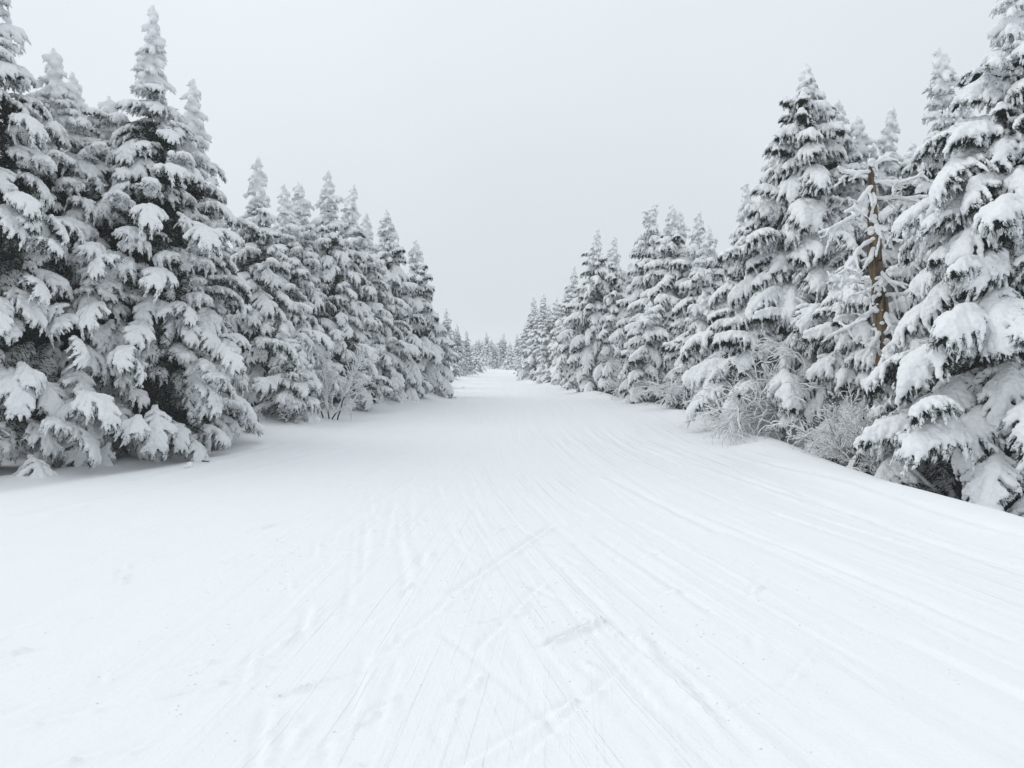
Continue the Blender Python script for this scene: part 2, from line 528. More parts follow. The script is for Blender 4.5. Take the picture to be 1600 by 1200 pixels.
# where on the tracks a point lies (across, along) and how scratched it is: the fine scratches of the material follow it
patchy = np.clip(0.5 + 1.6 * noise2(X / 1.1, Y / 2.5, 70), 0.05, 1.2)
for nm, u, w in (('track_right', ua, on * right * patchy), ('track_left', ub, on * (1 - right) * patchy * 0.45)):
    at = gme.attributes.new(nm, 'FLOAT_VECTOR', 'POINT')
    at.data.foreach_set('vector', np.stack([u.ravel(), Y.ravel(), w.ravel()], 1).astype(np.float32).ravel())
def scratch_material():
    n = M_TRAIL.node_tree; b = n.nodes['Principled BSDF']
    prev = b.inputs['Normal'].links[0].from_socket
    for nm in ('track_right', 'track_left'):
        at = n.nodes.new('ShaderNodeAttribute'); at.attribute_name = nm
        sp = n.nodes.new('ShaderNodeSeparateXYZ'); n.links.new(at.outputs['Vector'], sp.inputs[0])
        for sx, sy, lo, hi, dist in ((20, 0.42, 0.57, 0.67, 0.008), (44, 1.1, 0.60, 0.70, 0.0035), (8, 0.22, 0.52, 0.66, 0.011)):
            mp = n.nodes.new('ShaderNodeMapping'); mp.inputs['Scale'].default_value = (sx, sy, 0)
            n.links.new(at.outputs['Vector'], mp.inputs[0])
            t = noise_node(n, 1.0, 2, 0.5, mp.outputs[0])
            mr = n.nodes.new('ShaderNodeMapRange'); mr.interpolation_type = 'SMOOTHSTEP'
            mr.inputs[1].default_value, mr.inputs[2].default_value = lo, hi
            n.links.new(t.outputs[0], mr.inputs[0])
            ml = n.nodes.new('ShaderNodeMath'); ml.operation = 'MULTIPLY'
            n.links.new(mr.outputs[0], ml.inputs[0]); n.links.new(sp.outputs['Z'], ml.inputs[1])
            bp = n.nodes.new('ShaderNodeBump'); bp.inputs['Strength'].default_value = 0.6; bp.inputs['Distance'].default_value = dist
            n.links.new(ml.outputs[0], bp.inputs['Height']); n.links.new(prev, bp.inputs['Normal'])
            prev = bp.outputs[0]
    n.links.new(prev, b.inputs['Normal'])
scratch_material()
g_obj = link('snow_ground', gme)
tag(g_obj, 'white snow of the groomed trail and the forest floor, scored by ski tracks', kind='structure')

def gz(x, y):
    return float(ground(x, y))

# ------------------------------------------------------------------ boughs
def bough_shape(seed, L, wide, droop, th0, style, lod):
    """a drooping fir bough: a bent axis, herringbone twigs, hanging fringe and the snow lying on it.
    lod 0 = near, 1 = far.  Returns (Acc of twigs and needles, V, quads of the snow)"""
    rs = np.random.RandomState(seed)
    heavy = style == 'heavy'
    n = 24
    t = np.linspace(0, 1, n)
    th = th0 - droop * t ** 1.4
    yaw = np.cumsum(rs.normal(0, 0.035, n))
    st = L / (n - 1)
    A = np.stack([np.cumsum(np.cos(th) * np.cos(yaw)), np.cumsum(np.cos(th) * np.sin(yaw)), np.cumsum(np.sin(th))], 1) * st
    A -= A[0]
    T = norm(np.gradient(A, axis=0))
    tw = []
    step = 0.085 if lod == 0 else 0.12
    s = 0.10 * L
    side = 1
    while s < L * 0.985:
        u = s / L
        i = min(int(u * (n - 1)), n - 2); f = u * (n - 1) - i
        p = A[i] * (1 - f) + A[i + 1] * f; tg = T[i]
        prof = (min(1, u / 0.28) ** 0.7) * (1 - u) ** 0.62 + 0.10
        l = wide * L * 0.62 * prof * rs.uniform(0.72, 1.2)
        ang = math.radians((68 if heavy else 60) - 30 * u + rs.normal(0, 7))
        sd = norm(np.cross(np.array([0, 0, 1.0]), tg)) * side
        d = tg * math.cos(ang) + sd * math.sin(ang)
        pts = [p]
        m = 6
        dr = rs.uniform(0.55, 1.15) * (1.3 if heavy else 1.05)
        for k in range(m):
            dd = d.copy(); dd[2] -= dr * ((k + 0.5) / m) ** 1.2 * (0.5 + l)
            pts.append(pts[-1] + norm(dd) * l / m)
        tw.append(np.array(pts))
        side = -side
        s += step * 0.5 * rs.uniform(0.8, 1.25)
    # snow
    C, R = [], []
    ks = min(1.0, 0.45 + 0.5 * L)
    def along(P, r0, r1, lift, f0=0.0, f1=1.0):
        seg = np.linalg.norm(np.diff(P, axis=0), axis=1).sum()
        m = max(2, int(seg / (0.55 * min(r0, r1) + 0.006)))
        q = np.linspace(f0, f1, m) * (len(P) - 1)
        i = np.minimum(q.astype(int), len(P) - 2); f = (q - i)[:, None]
        pp = P[i] * (1 - f) + P[i + 1] * f
        rr = np.linspace(r0, r1, m) * rs.uniform(0.82, 1.18, m)
        pp = pp + np.stack([rs.normal(0, 0.15, m) * rr, rs.normal(0, 0.15, m) * rr, lift + rr * 0.35], 1)
        C.append(pp); R.append(rr)
    def subs(P, r, prob):
        l = np.linalg.norm(np.diff(P, axis=0), axis=1).sum()
        m = int(l / (0.046 if lod == 0 else 0.09))
        for j in range(m):
            u = (j + 0.4 + 0.6 * rs.rand()) / (m + 0.3)
            i = min(int(u * (len(P) - 1)), len(P) - 2)
            p = P[i] + (P[i + 1] - P[i]) * (u * (len(P) - 1) - i)
            tg = norm(P[i + 1] - P[i])
            for sgn in (-1, 1):
                if rs.rand() > prob: continue
                sd = norm(np.cross(np.array([0, 0, 1.0]), tg)) * sgn
                d = norm(tg * rs.uniform(0.6, 1.1) + sd * rs.uniform(0.5, 0.9) + np.array([0, 0, -rs.uniform(0.1, 0.7)]))
                ls = rs.uniform(0.035, 0.105) * (1.15 - 0.6 * u)
                S = np.array([p, p + d * ls * 0.5, p + d * ls + np.array([0, 0, -0.25 * ls])])
                along(S, r * rs.uniform(0.8, 1.15), r * 0.62, 0.0, 0.2, 1.0)
    if heavy:
        along(A, 0.055 * ks, 0.038, 0.03, 0.08, 1.0)
        body = 0.074 * ks
        c0 = rs.uniform(0.35, 0.6)
        q = np.linspace(0.14, 0.97, 26)
        for u in q:
            i = min(int(u * (n - 1)), n - 2)
            r = body * (0.55 + 0.75 * math.exp(-((u - c0) / 0.28) ** 2)) * rs.uniform(0.82, 1.15)
            if u > 0.8: r *= 1 - 1.6 * (u - 0.8)
            C.append(A[i][None] + np.array([[0, rs.normal(0, 0.02), 0.035 * ks]])); R.append(np.array([r]))
        for P in tw:
            if rs.rand() < 0.06: continue
            along(P, 0.038 * ks * rs.uniform(0.7, 1.3), 0.019, 0.012, 0.0, rs.uniform(0.72, 1.02))
            subs(P, 0.017, 0.5)
        k = 0.011
    else:
        along(A, (0.044 if L > 0.6 else 0.07) * ks, 0.026, 0.012, 0.0, 1.0)
        for P in tw:
            if rs.rand() < 0.08: continue
            along(P, (0.031 if L > 0.6 else 0.042) * ks * rs.uniform(0.75, 1.3), 0.020, 0.004, 0.0, rs.uniform(0.75, 1.02))
            subs(P, 0.0155, 0.6)
        k = 0.009
    # pendant twigs: the curtain that hangs below the bough
    pend = []
    for P in tw:
        l = np.linalg.norm(np.diff(P, axis=0), axis=1).sum()
        for q in range(rs.poisson(l * ((7 if heavy else 3.5) if lod == 0 else 4))):
            u = rs.uniform(0.1, 1.0) ** 0.8; i = min(int(u * (len(P) - 1)), len(P) - 2)
            p = P[i] + (P[i + 1] - P[i]) * rs.rand()
            d = norm(norm(P[i + 1] - P[i]) * rs.uniform(0.3, 0.9) + np.array([rs.normal(0, 0.25), rs.normal(0, 0.25), -rs.uniform(0.5, 1.3)]))
            lp = rs.uniform(0.08, 0.22) * (0.7 + 0.3 * L) * (1 if heavy else 0.7)
            S = np.array([p + d * lp * f + np.array([0, 0, -0.25 * lp * f * f]) for f in np.linspace(0, 1, 4)])
            pend.append(S)
            if rs.rand() < (0.40 if heavy else 0.55 if L > 0.6 else 0.9): along(S, 0.021, 0.014, 0.0, 0.05, 0.95)
    C = np.concatenate(C); R = np.concatenate(R)
    if lod == 0:
        h = 0.0145 if L > 0.6 else 0.0125
        V, Q = blob_mesh(C, R, h, k=k, squash=1.15, n1=0.012, c1=0.08, n2=0.0115, c2=0.028, rs=rs)
    else:
        h = 0.056 if L > 0.6 else 0.042
        V, Q = blob_mesh(C, R * 1.3, h, k=k, squash=1.1, n1=0.014, c1=0.09, n2=0, rs=rs)
    # fringe: twiglets in herringbone on every twig, bending down
    B, D, Ln, Rd = [], [], [], []
    B2, D2 = [], []
    for P in tw + pend:
        l = np.linalg.norm(np.diff(P, axis=0), axis=1).sum()
        m = max(1, int(l / (0.042 if lod == 0 else 0.24)))
        for j in range(m):
            u = (j + rs.rand()) / m
            i = min(int(u * (len(P) - 1)), len(P) - 2); f = u * (len(P) - 1) - i
            p = P[i] * (1 - f) + P[i + 1] * f
            tg = norm(P[i + 1] - P[i])
            for sgn in (-1, 1):
                sd = norm(np.cross(np.array([0, 0, 1.0]), tg)) * sgn
                d = tg * rs.uniform(0.5, 1.0) + sd * rs.uniform(0.3, 0.8) + np.array([0, 0, -rs.uniform(0.3, 1.1)])
                B.append(p + np.array([0, 0, -0.012])); D.append(d)
                Ln.append(rs.uniform(0.035, 0.085)); Rd.append(rs.uniform(0.010, 0.019) * (1 if lod == 0 else 1.7))
        B.append(P[-2]); D.append(norm(P[-1] - P[-2]) + np.array([0, 0, -0.2])); Ln.append(rs.uniform(0.06, 0.11)); Rd.append(0.016 * (1 if lod == 0 else 1.5))
    B, D, Ln, Rd = np.array(B), np.array(D), np.array(Ln), np.array(Rd)
    acc = Acc()
    V1, F1 = fingers(B, D, Ln, Rd, rs, sides=4 if lod == 0 else 3, rings=4 if lod == 0 else 2)
    acc.add(V1, F1, 0)
    # needles: bare dark sprays under the snow, thickest towards the trunk
    nb = int((2600 if heavy and L > 0.6 else 950 if L > 0.6 else 130) * L) if lod == 0 else int(110 * L)
    pick = rs.randint(0, len(tw), nb)
    Bn = np.zeros((nb, 3)); Dn = np.zeros((nb, 3))
    for a, wi in enumerate(pick):
        P = tw[wi]; u = rs.rand() ** 1.2; i = min(int(u * (len(P) - 1)), len(P) - 2)
        Bn[a] = P[i] + (P[i + 1] - P[i]) * rs.rand() + np.array([rs.normal(0, 0.015), rs.normal(0, 0.015), -rs.uniform(0.012, 0.12)])
        Dn[a] = norm(P[i + 1] - P[i]) + rs.normal(0, 0.6, 3) + np.array([0, 0, -0.4])
    V2, F2 = blades(Bn, Dn, rs.uniform(0.035, 0.085, nb), rs.uniform(0.004, 0.010, nb) * (1 if lod == 0 else 2.2), rs)
    acc.add(V2, F2, 1)
    Va, Fa = tube(A[:-2], np.linspace(0.018, 0.006, n - 2) * max(0.6, L), 5)
    acc.add(Va, Fa, 2)
    return acc, V, Q

def tip_shape(seed, Hh, R0, style, lod):
    """the spire at the top of a fir: short snow-caked stubs round the leader"""
    rs = np.random.RandomState(seed)
    C, R, B, D, Ln, Rd = [], [], [], [], [], []
    z = 0.0
    while z < Hh:
        u = z / Hh
        C.append([rs.normal(0, 0.01), rs.normal(0, 0.01), z]); R.append(0.075 * (1 - u) + 0.034)
        z += 0.03
    z = 0.02; a = rs.rand() * 6
    while z < Hh * 0.985:
        u = z / Hh
        l = (R0 * (1 - u) ** 0.9 + 0.045) * rs.uniform(0.55, 1.3)
        a += 2.4 + rs.normal(0, 0.3)
        m = max(2, int(l / 0.022)); e = rs.uniform(-0.1, 0.45)
        for j in range(m):
            f = (j + 1) / m
            dz = math.sin(e) * l * f - 0.5 * l * f * f
            c = [math.cos(a) * l * f, math.sin(a) * l * f, z + dz]
            C.append(c); R.append((0.050 - 0.012 * f + (0.014 if j == m - 1 else 0)) * rs.uniform(0.8, 1.25))
            for q in range(3):
                B.append(np.array(c) + [0, 0, -0.02]); aa = a + rs.normal(0, 0.8)
                D.append([math.cos(aa), math.sin(aa), rs.uniform(-1.2, 0.1)]); Ln.append(rs.uniform(0.05, 0.10)); Rd.append(rs.uniform(0.010, 0.017))
        z += 0.030 + 0.02 * rs.rand()
    C.append([0, 0, Hh + 0.03]); R.append(0.03)
    V, Q = blob_mesh(C, R, 0.017 if lod == 0 else 0.04, k=0.010, squash=1.05, n1=0.012, c1=0.08, n2=0.008 if lod == 0 else 0, c2=0.035, rs=rs)
    acc = Acc()
    V1, F1 = fingers(np.array(B), np.array(D, float), np.array(Ln), np.array(Rd), rs, sides=4 if lod == 0 else 3, rings=4 if lod == 0 else 2)
    acc.add(V1, F1, 0)
    Va, Fa = tube([[0, 0, 0], [0, 0, Hh * 0.5], [0, 0, Hh]], [0.03, 0.02, 0.01], 5)
    acc.add(Va, Fa, 2)
    return acc, V, Q

CLASSES = {'small': 0.42, 'mid': 0.80, 'large': 1.25, 'long': 1.75}
LIB = {}
def bough_library():
    seed = 100
    for style in ('heavy', 'rime'):
        fm = M_FROST if style == 'heavy' else M_RIME
        for cname, L in CLASSES.items():
            for v in range(3 if cname != 'long' else 2):
                seed += 1
                rs = np.random.RandomState(seed)
                if style == 'heavy':
                    droop, th0 = rs.uniform(0.95, 1.6), rs.uniform(0.15, 0.45)
                else:
                    droop, th0 = rs.uniform(0.9, 1.5), rs.uniform(0.15, 0.45)
                if cname == 'small': droop *= 0.7
                wide = (rs.uniform(0.50, 0.70) if style == 'heavy' else rs.uniform(0.80, 1.05)) if cname != 'long' else rs.uniform(0.42, 0.52)
                if cname == 'small': wide = 1.05
                acc, V, Q = bough_shape(seed, L, wide, droop, th0, style, 0)
                bm = acc.build('bough', [fm, M_NEEDLE, M_BARK])
                sm = mesh_np('snow_load', V, [Q], [M_SNOW])
                LIB.setdefault((style, cname), []).append((L, bm, sm))
        for v in range(3):
            seed += 1
            acc, V, Q = tip_shape(seed, [1.05, 1.30, 0.8][v], [0.27, 0.30, 0.28][v], style, 0)
            LIB.setdefault((style, 'tip'), []).append(([1.05, 1.30, 0.8][v], acc.build('crown_tip', [fm, M_NEEDLE, M_BARK]), mesh_np('snow_load', V, [Q], [M_SNOW])))
bough_library()

def crown_radius(u, R, spire, pw=1.0, ws=0.82):
    """crown radius at relative height u (0 = ground, 1 = top)"""
    w = 1 - u
    r = R * min(1.0, w / ws) ** pw
    if u > 1 - spire:
        f = w / spire
        r = min(r, R * min(1.0, spire / ws) ** pw * (0.28 + 0.36 * f + 0.36 * f ** 4))
    if u < 0.08: r *= 0.86 + 0.14 * u / 0.08
    return r

def bough_layout(seed, H, R, spire, tip_h, style, low=0.35, density=1.0, pw=1.0, ws=0.82):
    """places of the boughs of one tree: (class, variant, matrix)"""
    rnd = random.Random(seed)
    ph = [rnd.uniform(0, 6.28) for _ in range(4)]
    outp = []
    h, a = low, rnd.uniform(0, 6.28)
    while h < H - tip_h * 0.75:
        u = h / H
        r = crown_radius(u, R, spire, pw, ws)
        a += 2.39996 + rnd.gauss(0, 0.25)
        lob = 1 + 0.13 * math.sin(2 * a + ph[0] + h * 0.9) + 0.10 * math.sin(3 * a + ph[1] - 1.7 * h) + 0.08 * math.sin(4.3 * h + ph[2])
        gap = math.sin(2 * a + ph[3] + 2.1 * h) * math.sin(1.9 * h + ph[2] + a)
        L = max(0.24, r * lob * (rnd.uniform(0.72, 1.12) + (0.22 if rnd.random() < 0.10 else 0)) * (1.04 if u < 1 - spire else 0.82))
        nper = max(4.2, 4.0 + (6.4 if style == 'rime' else 4.6) * r) * density
        h += (0.22 + 0.10 * min(1, r)) / nper
        if rnd.random() < (0.04 if gap < 0.55 else 0.30): continue
        cap = rnd.uniform(0.42, 0.84) if style == 'rime' else rnd.uniform(0.75, 1.45)
        off = max(0.0, L - cap); L = min(L, cap)
        cname = 'small' if L < 0.54 else 'mid' if L < 1.0 else 'large' if L < 1.55 else 'long'
        pitch = math.radians((18 if style == 'heavy' else 22) * u ** 1.5 - (30 if style == 'heavy' else 26) * (1 - u) ** 1.2 + rnd.gauss(0, 12) + 9 * math.sin(2.7 * h + a + ph[1]))
        roll = rnd.gauss(0, 0.28)
        k = rnd.randrange(6)
        sc_ = L / CLASSES[cname]
        hh = h + 0.30 * L * (1 if style == 'heavy' else 0.8) + rnd.gauss(0, 0.09)
        mirror = rnd.choice((1, -1))
        M = Matrix.Translation((0, 0, min(hh, H - 0.25))) @ Matrix.Rotation(a, 4, 'Z') @ Matrix.Rotation(-0.75 * pitch, 4, 'Y') @ Matrix.Translation((off, 0, 0)) @ Matrix.Rotation(-(0.25 + 0.35 * min(1, off)) * pitch, 4, 'Y') @ Matrix.Rotation(roll, 4, 'X') @ Matrix.Rotation(rnd.gauss(0, 0.25) * min(1, off), 4, 'Z') @ Matrix.Diagonal((sc_, sc_ * rnd.uniform(0.88, 1.12) * mirror, sc_ * rnd.uniform(0.9, 1.1), 1))
        outp.append((cname, k, M))
    return outp

def inner_mesh(H, R, spire, mats, seed, far=False, near=False):
    """bare limbs and snowless needle sprays in the shade near the trunk"""
    rs = np.random.RandomState(seed)
    acc = Acc()
    for q in range(int(H * 7)):
        h = rs.uniform(0.35, H * 0.7); r = crown_radius(h / H, R, spire) * 0.55
        a = rs.uniform(0, 6.28); e = -0.25 * (1 - h / H)
        d = np.array([math.cos(a), math.sin(a), e])
        P = [np.array([0, 0, h]) + d * r * f + np.array([0, 0, -0.15 * r * f * f]) for f in (0, 0.35, 0.7, 1.0)]
        V, F = tube(P, [0.020, 0.016, 0.011, 0.006], 4); acc.add(V, F, 1)
    n = int(H * R * ((1500 if near else 700) if not far else 260))
    h = rs.uniform(0.10, 0.74, n) * H
    r = np.array([crown_radius(k / H, R, spire) for k in h]) * (0.10 + (0.60 if far else 0.46) * np.sqrt(rs.rand(n)))
    a = rs.uniform(0, 6.28, n)
    B = np.stack([r * np.cos(a), r * np.sin(a), h - 0.2 * r], 1)
    D = np.stack([np.cos(a), np.sin(a), np.full(n, -0.5)], 1) + rs.normal(0, 0.6, (n, 3))
    k = 1.0 if not far else 1.6
    V, F = blades(B, D, rs.uniform(0.06, 0.15, n) * k, rs.uniform(0.005, 0.013, n) * k, rs); acc.add(V, F, 0)
    return acc.build('inner_twigs', mats)

def trunk_mesh(H, r, seed):
    rnd = random.Random(seed)
    n = 10
    P = [[rnd.gauss(0, 0.012), rnd.gauss(0, 0.012), -0.5 + (H * 0.86 + 0.5) * i / (n - 1)] for i in range(n)]
    for i in (0, n - 1): P[i][0] = P[i][1] = 0
    acc = Acc()
    V, F = tube(P, np.linspace(r, 0.02, n), 9)
    acc.add(V, F, 0)
    return acc.build('trunk', [M_BARK])

def place(px, ytop, d):
    """base point and height of a tree whose top stands at a pixel, d metres away"""
    rx, rz = ray(px, ytop)
    x = rx * d
    z = gz(x, d)
    return x, d, z, EYE + rz * d - z

TREE_N = 0
TIP_TILT = {1014: (0.0, 0.42), 543: (0.0, 0.20), 1316: (0.0, -0.10)}     # tops bent by the snow
SECOND_TIP = {1316: (0.42, -0.35, 0.16), 1051: (0.30, -0.25, 0.12)}        # forked tops
def fir_tree(px, ytop, d, R, style, label, group, spire=0.22, low=0.3, density=1.0, tip=None, pw=None, ws=None, lean=None):
    """near tree: every bough and its load of snow is an object"""
    global TREE_N
    TREE_N += 1
    seed = 1000 + TREE_N * 7
    rnd = random.Random(seed)
    x, y, z, H = place(px, ytop, d)
    root = empty('fir_tree', (x, y, z))
    if pw is None: pw = rnd.uniform(0.8, 0.98) if style == 'heavy' else rnd.uniform(0.92, 1.1)
    if ws is None: ws = rnd.uniform(0.66, 0.88)
    lx, ly = lean or (rnd.gauss(0, 0.022), rnd.gauss(0, 0.022))
    root.rotation_euler = (ly, lx, 0)
    root.location.x -= math.sin(lx) * H; root.location.y += math.sin(ly) * H
    tag(root, label, 'fir tree', group)
    th, tb, ts = LIB[(style, 'tip')][rnd.randrange(3) if tip is None else tip]
    link('trunk', trunk_mesh(H, 0.05 + 0.011 * H, seed), root)
    link('inner_twigs', inner_mesh(H, R, spire, [M_NEEDLE, M_BARK], seed, near=d < 17.5), root)
    tipo = link('crown_tip', tb, root)
    tipo.location = (0, 0, H - th - 0.03)
    tipo.rotation_euler = (rnd.gauss(0, 0.06), rnd.gauss(0, 0.06), rnd.uniform(0, 6.28))
    link('snow_load', ts, tipo)
    if px in TIP_TILT: tipo.rotation_euler = (TIP_TILT[px][0], TIP_TILT[px][1], 0.5)
    if px in SECOND_TIP:
        ox, oz, tl = SECOND_TIP[px]
        _, tb2, ts2 = LIB[(style, 'tip')][2]
        t2 = link('crown_tip', tb2, root); t2.location = (ox, -0.1, H - 0.8 + oz); t2.rotation_euler = (0, tl, 2.0)
        link('snow_load', ts2, t2)
    for cname, k, M in bough_layout(seed, H, R, spire, th, style, low, density, pw, ws):
        vs = LIB[(style, cname)]
        L, bm, sm = vs[k % len(vs)]
        b = link('bough', bm, root)
        b.matrix_local = M
        link('snow_load', sm, b)
    return root

# ---- crowns of the trees farther off: one mesh each, a few forms shared
FAR = []
def far_crowns():
    lib = {}
    seed = 900
    for style in ('heavy', 'rime'):
        for cname, L in CLASSES.items():
            for v in range(2):
                seed += 1
                rs = np.random.RandomState(seed)
                droop, th0 = (rs.uniform(0.75, 1.2), 0.28) if style == 'heavy' else (rs.uniform(0.5, 0.9), 0.15)
                acc, V, Q = bough_shape(seed, L, 0.72 if cname != 'small' else 0.95, droop, th0, style, 1)
                acc.add(V, [Q], 3)
                lib.setdefault((style, cname), []).append(acc)
    for i, (style, H, R, spire) in enumerate([('heavy', 7.0, 1.45, 0.22), ('rime', 7.0, 1.35, 0.25), ('heavy', 7.0, 1.75, 0.18), ('rime', 6.5, 1.7, 0.2)]):
        tacc, V, Q = tip_shape(980 + i, 0.95, 0.2, style, 1)
        tacc.add(V, [Q], 3)
        crown = Acc()
        crown.merge(tacc, Matrix.Translation((0, 0, H - 0.98)))
        for cname, k, M in bough_layout(400 + i, H, R, spire, 0.95, style, 0.3, 0.95):
            vs = lib[(style, cname)]
            crown.merge(vs[k % len(vs)], M)
        FAR.append((H, R, crown.build('crown', [M_FROST if style == 'heavy' else M_RIME, M_NEEDLE, M_BARK, M_SNOW])))
far_crowns()
FAR_INNER = inner_mesh(6.8, 1.35, 0.22, [M_NEEDLE, M_BARK], 78, far=True)
FAR_TRUNK = trunk_mesh(6.8, 0.12, 77)
def far_tree(px, ytop, d, form, label, group, wid=1.0, rz=None):
    global TREE_N
    TREE_N += 1
    rnd = random.Random(TREE_N * 13)
    x, y, z, H = place(px, ytop, d)
    root = empty('fir_tree', (x, y, z), rnd.uniform(0, 6.28) if rz is None else rz)
    tag(root, label, 'fir tree', group)
    h0, r0, cm = FAR[form]
    s = H / h0
    c = link('crown', cm, root); c.scale = (s * wid, s * wid, s)
    t = link('trunk', FAR_TRUNK, root); t.scale = (s, s, H / 7.0)
    t = link('inner_twigs', FAR_INNER, root); t.scale = (s * wid, s * wid, H / 7.0)
    return root

# ------------------------------------------------------------------ trees
GL, GR = 'firs along the left edge of the trail', 'firs along the right edge of the trail'
left = [  # px, top y, distance, radius, style, label, spire
    (-12, -75, 12.5, 2.0, 'rime', 'huge rimed fir cut off by the left border of the picture', 0.2),
    (85, 78, 13.6, 1.75, 'rime', 'rimed fir with a blunt knobbly top second from the left border', 0.2),
    (121, 116, 15.6, 1.3, 'rime', 'thin little spire poking up just right of the blunt knobbly fir', 0.2),
    (168, 150, 14.4, 1.9, 'rime', 'round-shouldered rimed fir left of the tallest spire', 0.06),
    (236, 10, 14.3, 1.8, 'rime', 'tallest left-hand fir with a long bare-sky spire and broad dark skirt', 0.22),
    (302, 122, 15.2, 1.25, 'rime', 'fir with a smooth pointed cone directly right of the tallest left spire', 0.26),
    (407, 247, 19.6, 1.5, 'rime', 'slim-topped fir standing alone right of the big left-hand group', 0.24),
    (449, 287, 22.3, 1.25, 'rime', 'left twin of the two close-set tops in the left row', 0.22),
    (468, 284, 23.2, 1.35, 'rime', 'right twin of the two close-set tops in the left row', 0.22),
    (514, 267, 24.0, 1.65, 'rime', 'fir with a sharp tall spire behind the frosted bare bush on the left', 0.26),
    (543, 288, 26.0, 1.4, 'rime', 'needle-thin bent spire just right of the sharp tall left spire', 0.28),
    (570, 333, 27.0, 1.5, 'rime', 'broad-topped fir tucked between two spires in the left row', 0.18),
    (605, 327, 28.8, 1.75, 'heavy', 'fir with long sweeping boughs left of the last tall left-hand fir', 0.26),
    (647, 375, 32.0, 1.55, 'heavy', 'last tall left-hand fir before the row drops to distant small trees', 0.24),
]
FORM = {236: (1.6, 0.58), 85: (1.0, 0.66), 168: (0.85, 0.6), -12: (0.9, 0.8), 1265: (0.75, 0.80), 1582: (1.0, 0.80), 1316: (0.8, 0.8), 1474: (0.95, 0.75)}   # how a crown widens downwards
for px, yt, d, R, st, lab, sp in left:
    pw, ws = FORM.get(px, (None, None))
    fir_tree(px, yt, d, R, st, lab, GL, spire=sp, pw=pw, ws=ws, low=1.3 if px == 302 else 0.6 if d < 17 else 0.3, tip=2 if px in (85, 168) else None)
right = [
    (1582, -45, 11.2, 2.1, 'heavy', 'huge fir on the right border with long snow-heavy hanging boughs', 0.2),
    (1474, 75, 16.3, 1.9, 'heavy', 'fir with a thin dark-flecked spire left of the huge right-border fir', 0.28),
    (1512, 160, 17.6, 2.0, 'heavy', 'lower fir squeezed between the thin spire and the huge right-border fir', 0.2),
    (1386, 170, 18.4, 1.75, 'heavy', 'snowy fir standing behind the broken brown trunk', 0.2),
    (1428, 222, 19.6, 1.9, 'heavy', 'broad snowy fir filling the gap between broken trunk and thin dark-flecked spire', 0.12),
    (1265, 101, 17.6, 2.1, 'heavy', 'tallest broad fir of the right row with a small plug-like tip', 0.13),
    (1316, 158, 18.4, 1.6, 'heavy', 'fir with a crooked double top at the right shoulder of the tallest right fir', 0.14),
    (1214, 212, 21.0, 1.5, 'heavy', 'narrow fir showing at the left shoulder of the tallest right fir', 0.2),
    (1166, 283, 22.5, 1.6, 'heavy', 'pointed fir standing free left of the tallest broad right fir', 0.24),
    (1108, 352, 25.5, 1.4, 'heavy', 'short round-topped fir left of the free pointed right fir', 0.2),
    (1093, 328, 28.5, 1.5, 'heavy', 'fir top peeping over the short round-topped one in the right row', 0.2),
    (1051, 320, 29.0, 1.55, 'heavy', 'bushy fir with a ragged blunt top in the middle of the right row', 0.16),
    (1014, 314, 30.5, 1.6, 'heavy', 'fir with a snow-hooked tip in the middle of the right row', 0.18),
    (958, 369, 36.0, 1.3, 'heavy', 'smaller right twin of the pair before the far right-hand firs', 0.2),
    (932, 356, 36.6, 1.5, 'heavy', 'taller left twin of the pair before the far right-hand firs', 0.2),
]
for px, yt, d, R, st, lab, sp in right:
    pw, ws = FORM.get(px, (None, None))
    fir_tree(px, yt, d, R, st, lab, GR, spire=sp, pw=pw, ws=ws, tip=2 if px == 1051 else None)
# young firs at the feet of the rows
fir_tree(447, 505, 18.7, 0.55, 'rime', 'young fir among the skirts of the left row beside the bare bush', 'young firs at the trail edge', spire=0.2, tip=2)
fir_tree(466, 545, 19.2, 0.6, 'rime', 'smallest young fir right in front of the left row', 'young firs at the trail edge', spire=0.2, tip=2)
fir_tree(1330, 400, 15.2, 1.35, 'heavy', 'low wide fir with pillowy snow in front of the broken brown trunk', 'young firs at the trail edge', spire=0.15, tip=2)
fir_tree(1100, 455, 23.5, 1.2, 'heavy', 'low snow-laden fir at the foot of the right row left of the drooping bush', 'young firs at the trail edge', spire=0.15, tip=2)
fir_tree(1015, 470, 27.0, 1.1, 'heavy', 'low rounded fir below the snow-hooked fir tip', 'young firs at the trail edge', spire=0.15, tip=2)
fir_tree(1420, 490, 12.6, 1.0, 'heavy', 'low fir with heavy snow at the crest between brown trunk and right border', 'young firs at the trail edge', spire=0.15, tip=2)

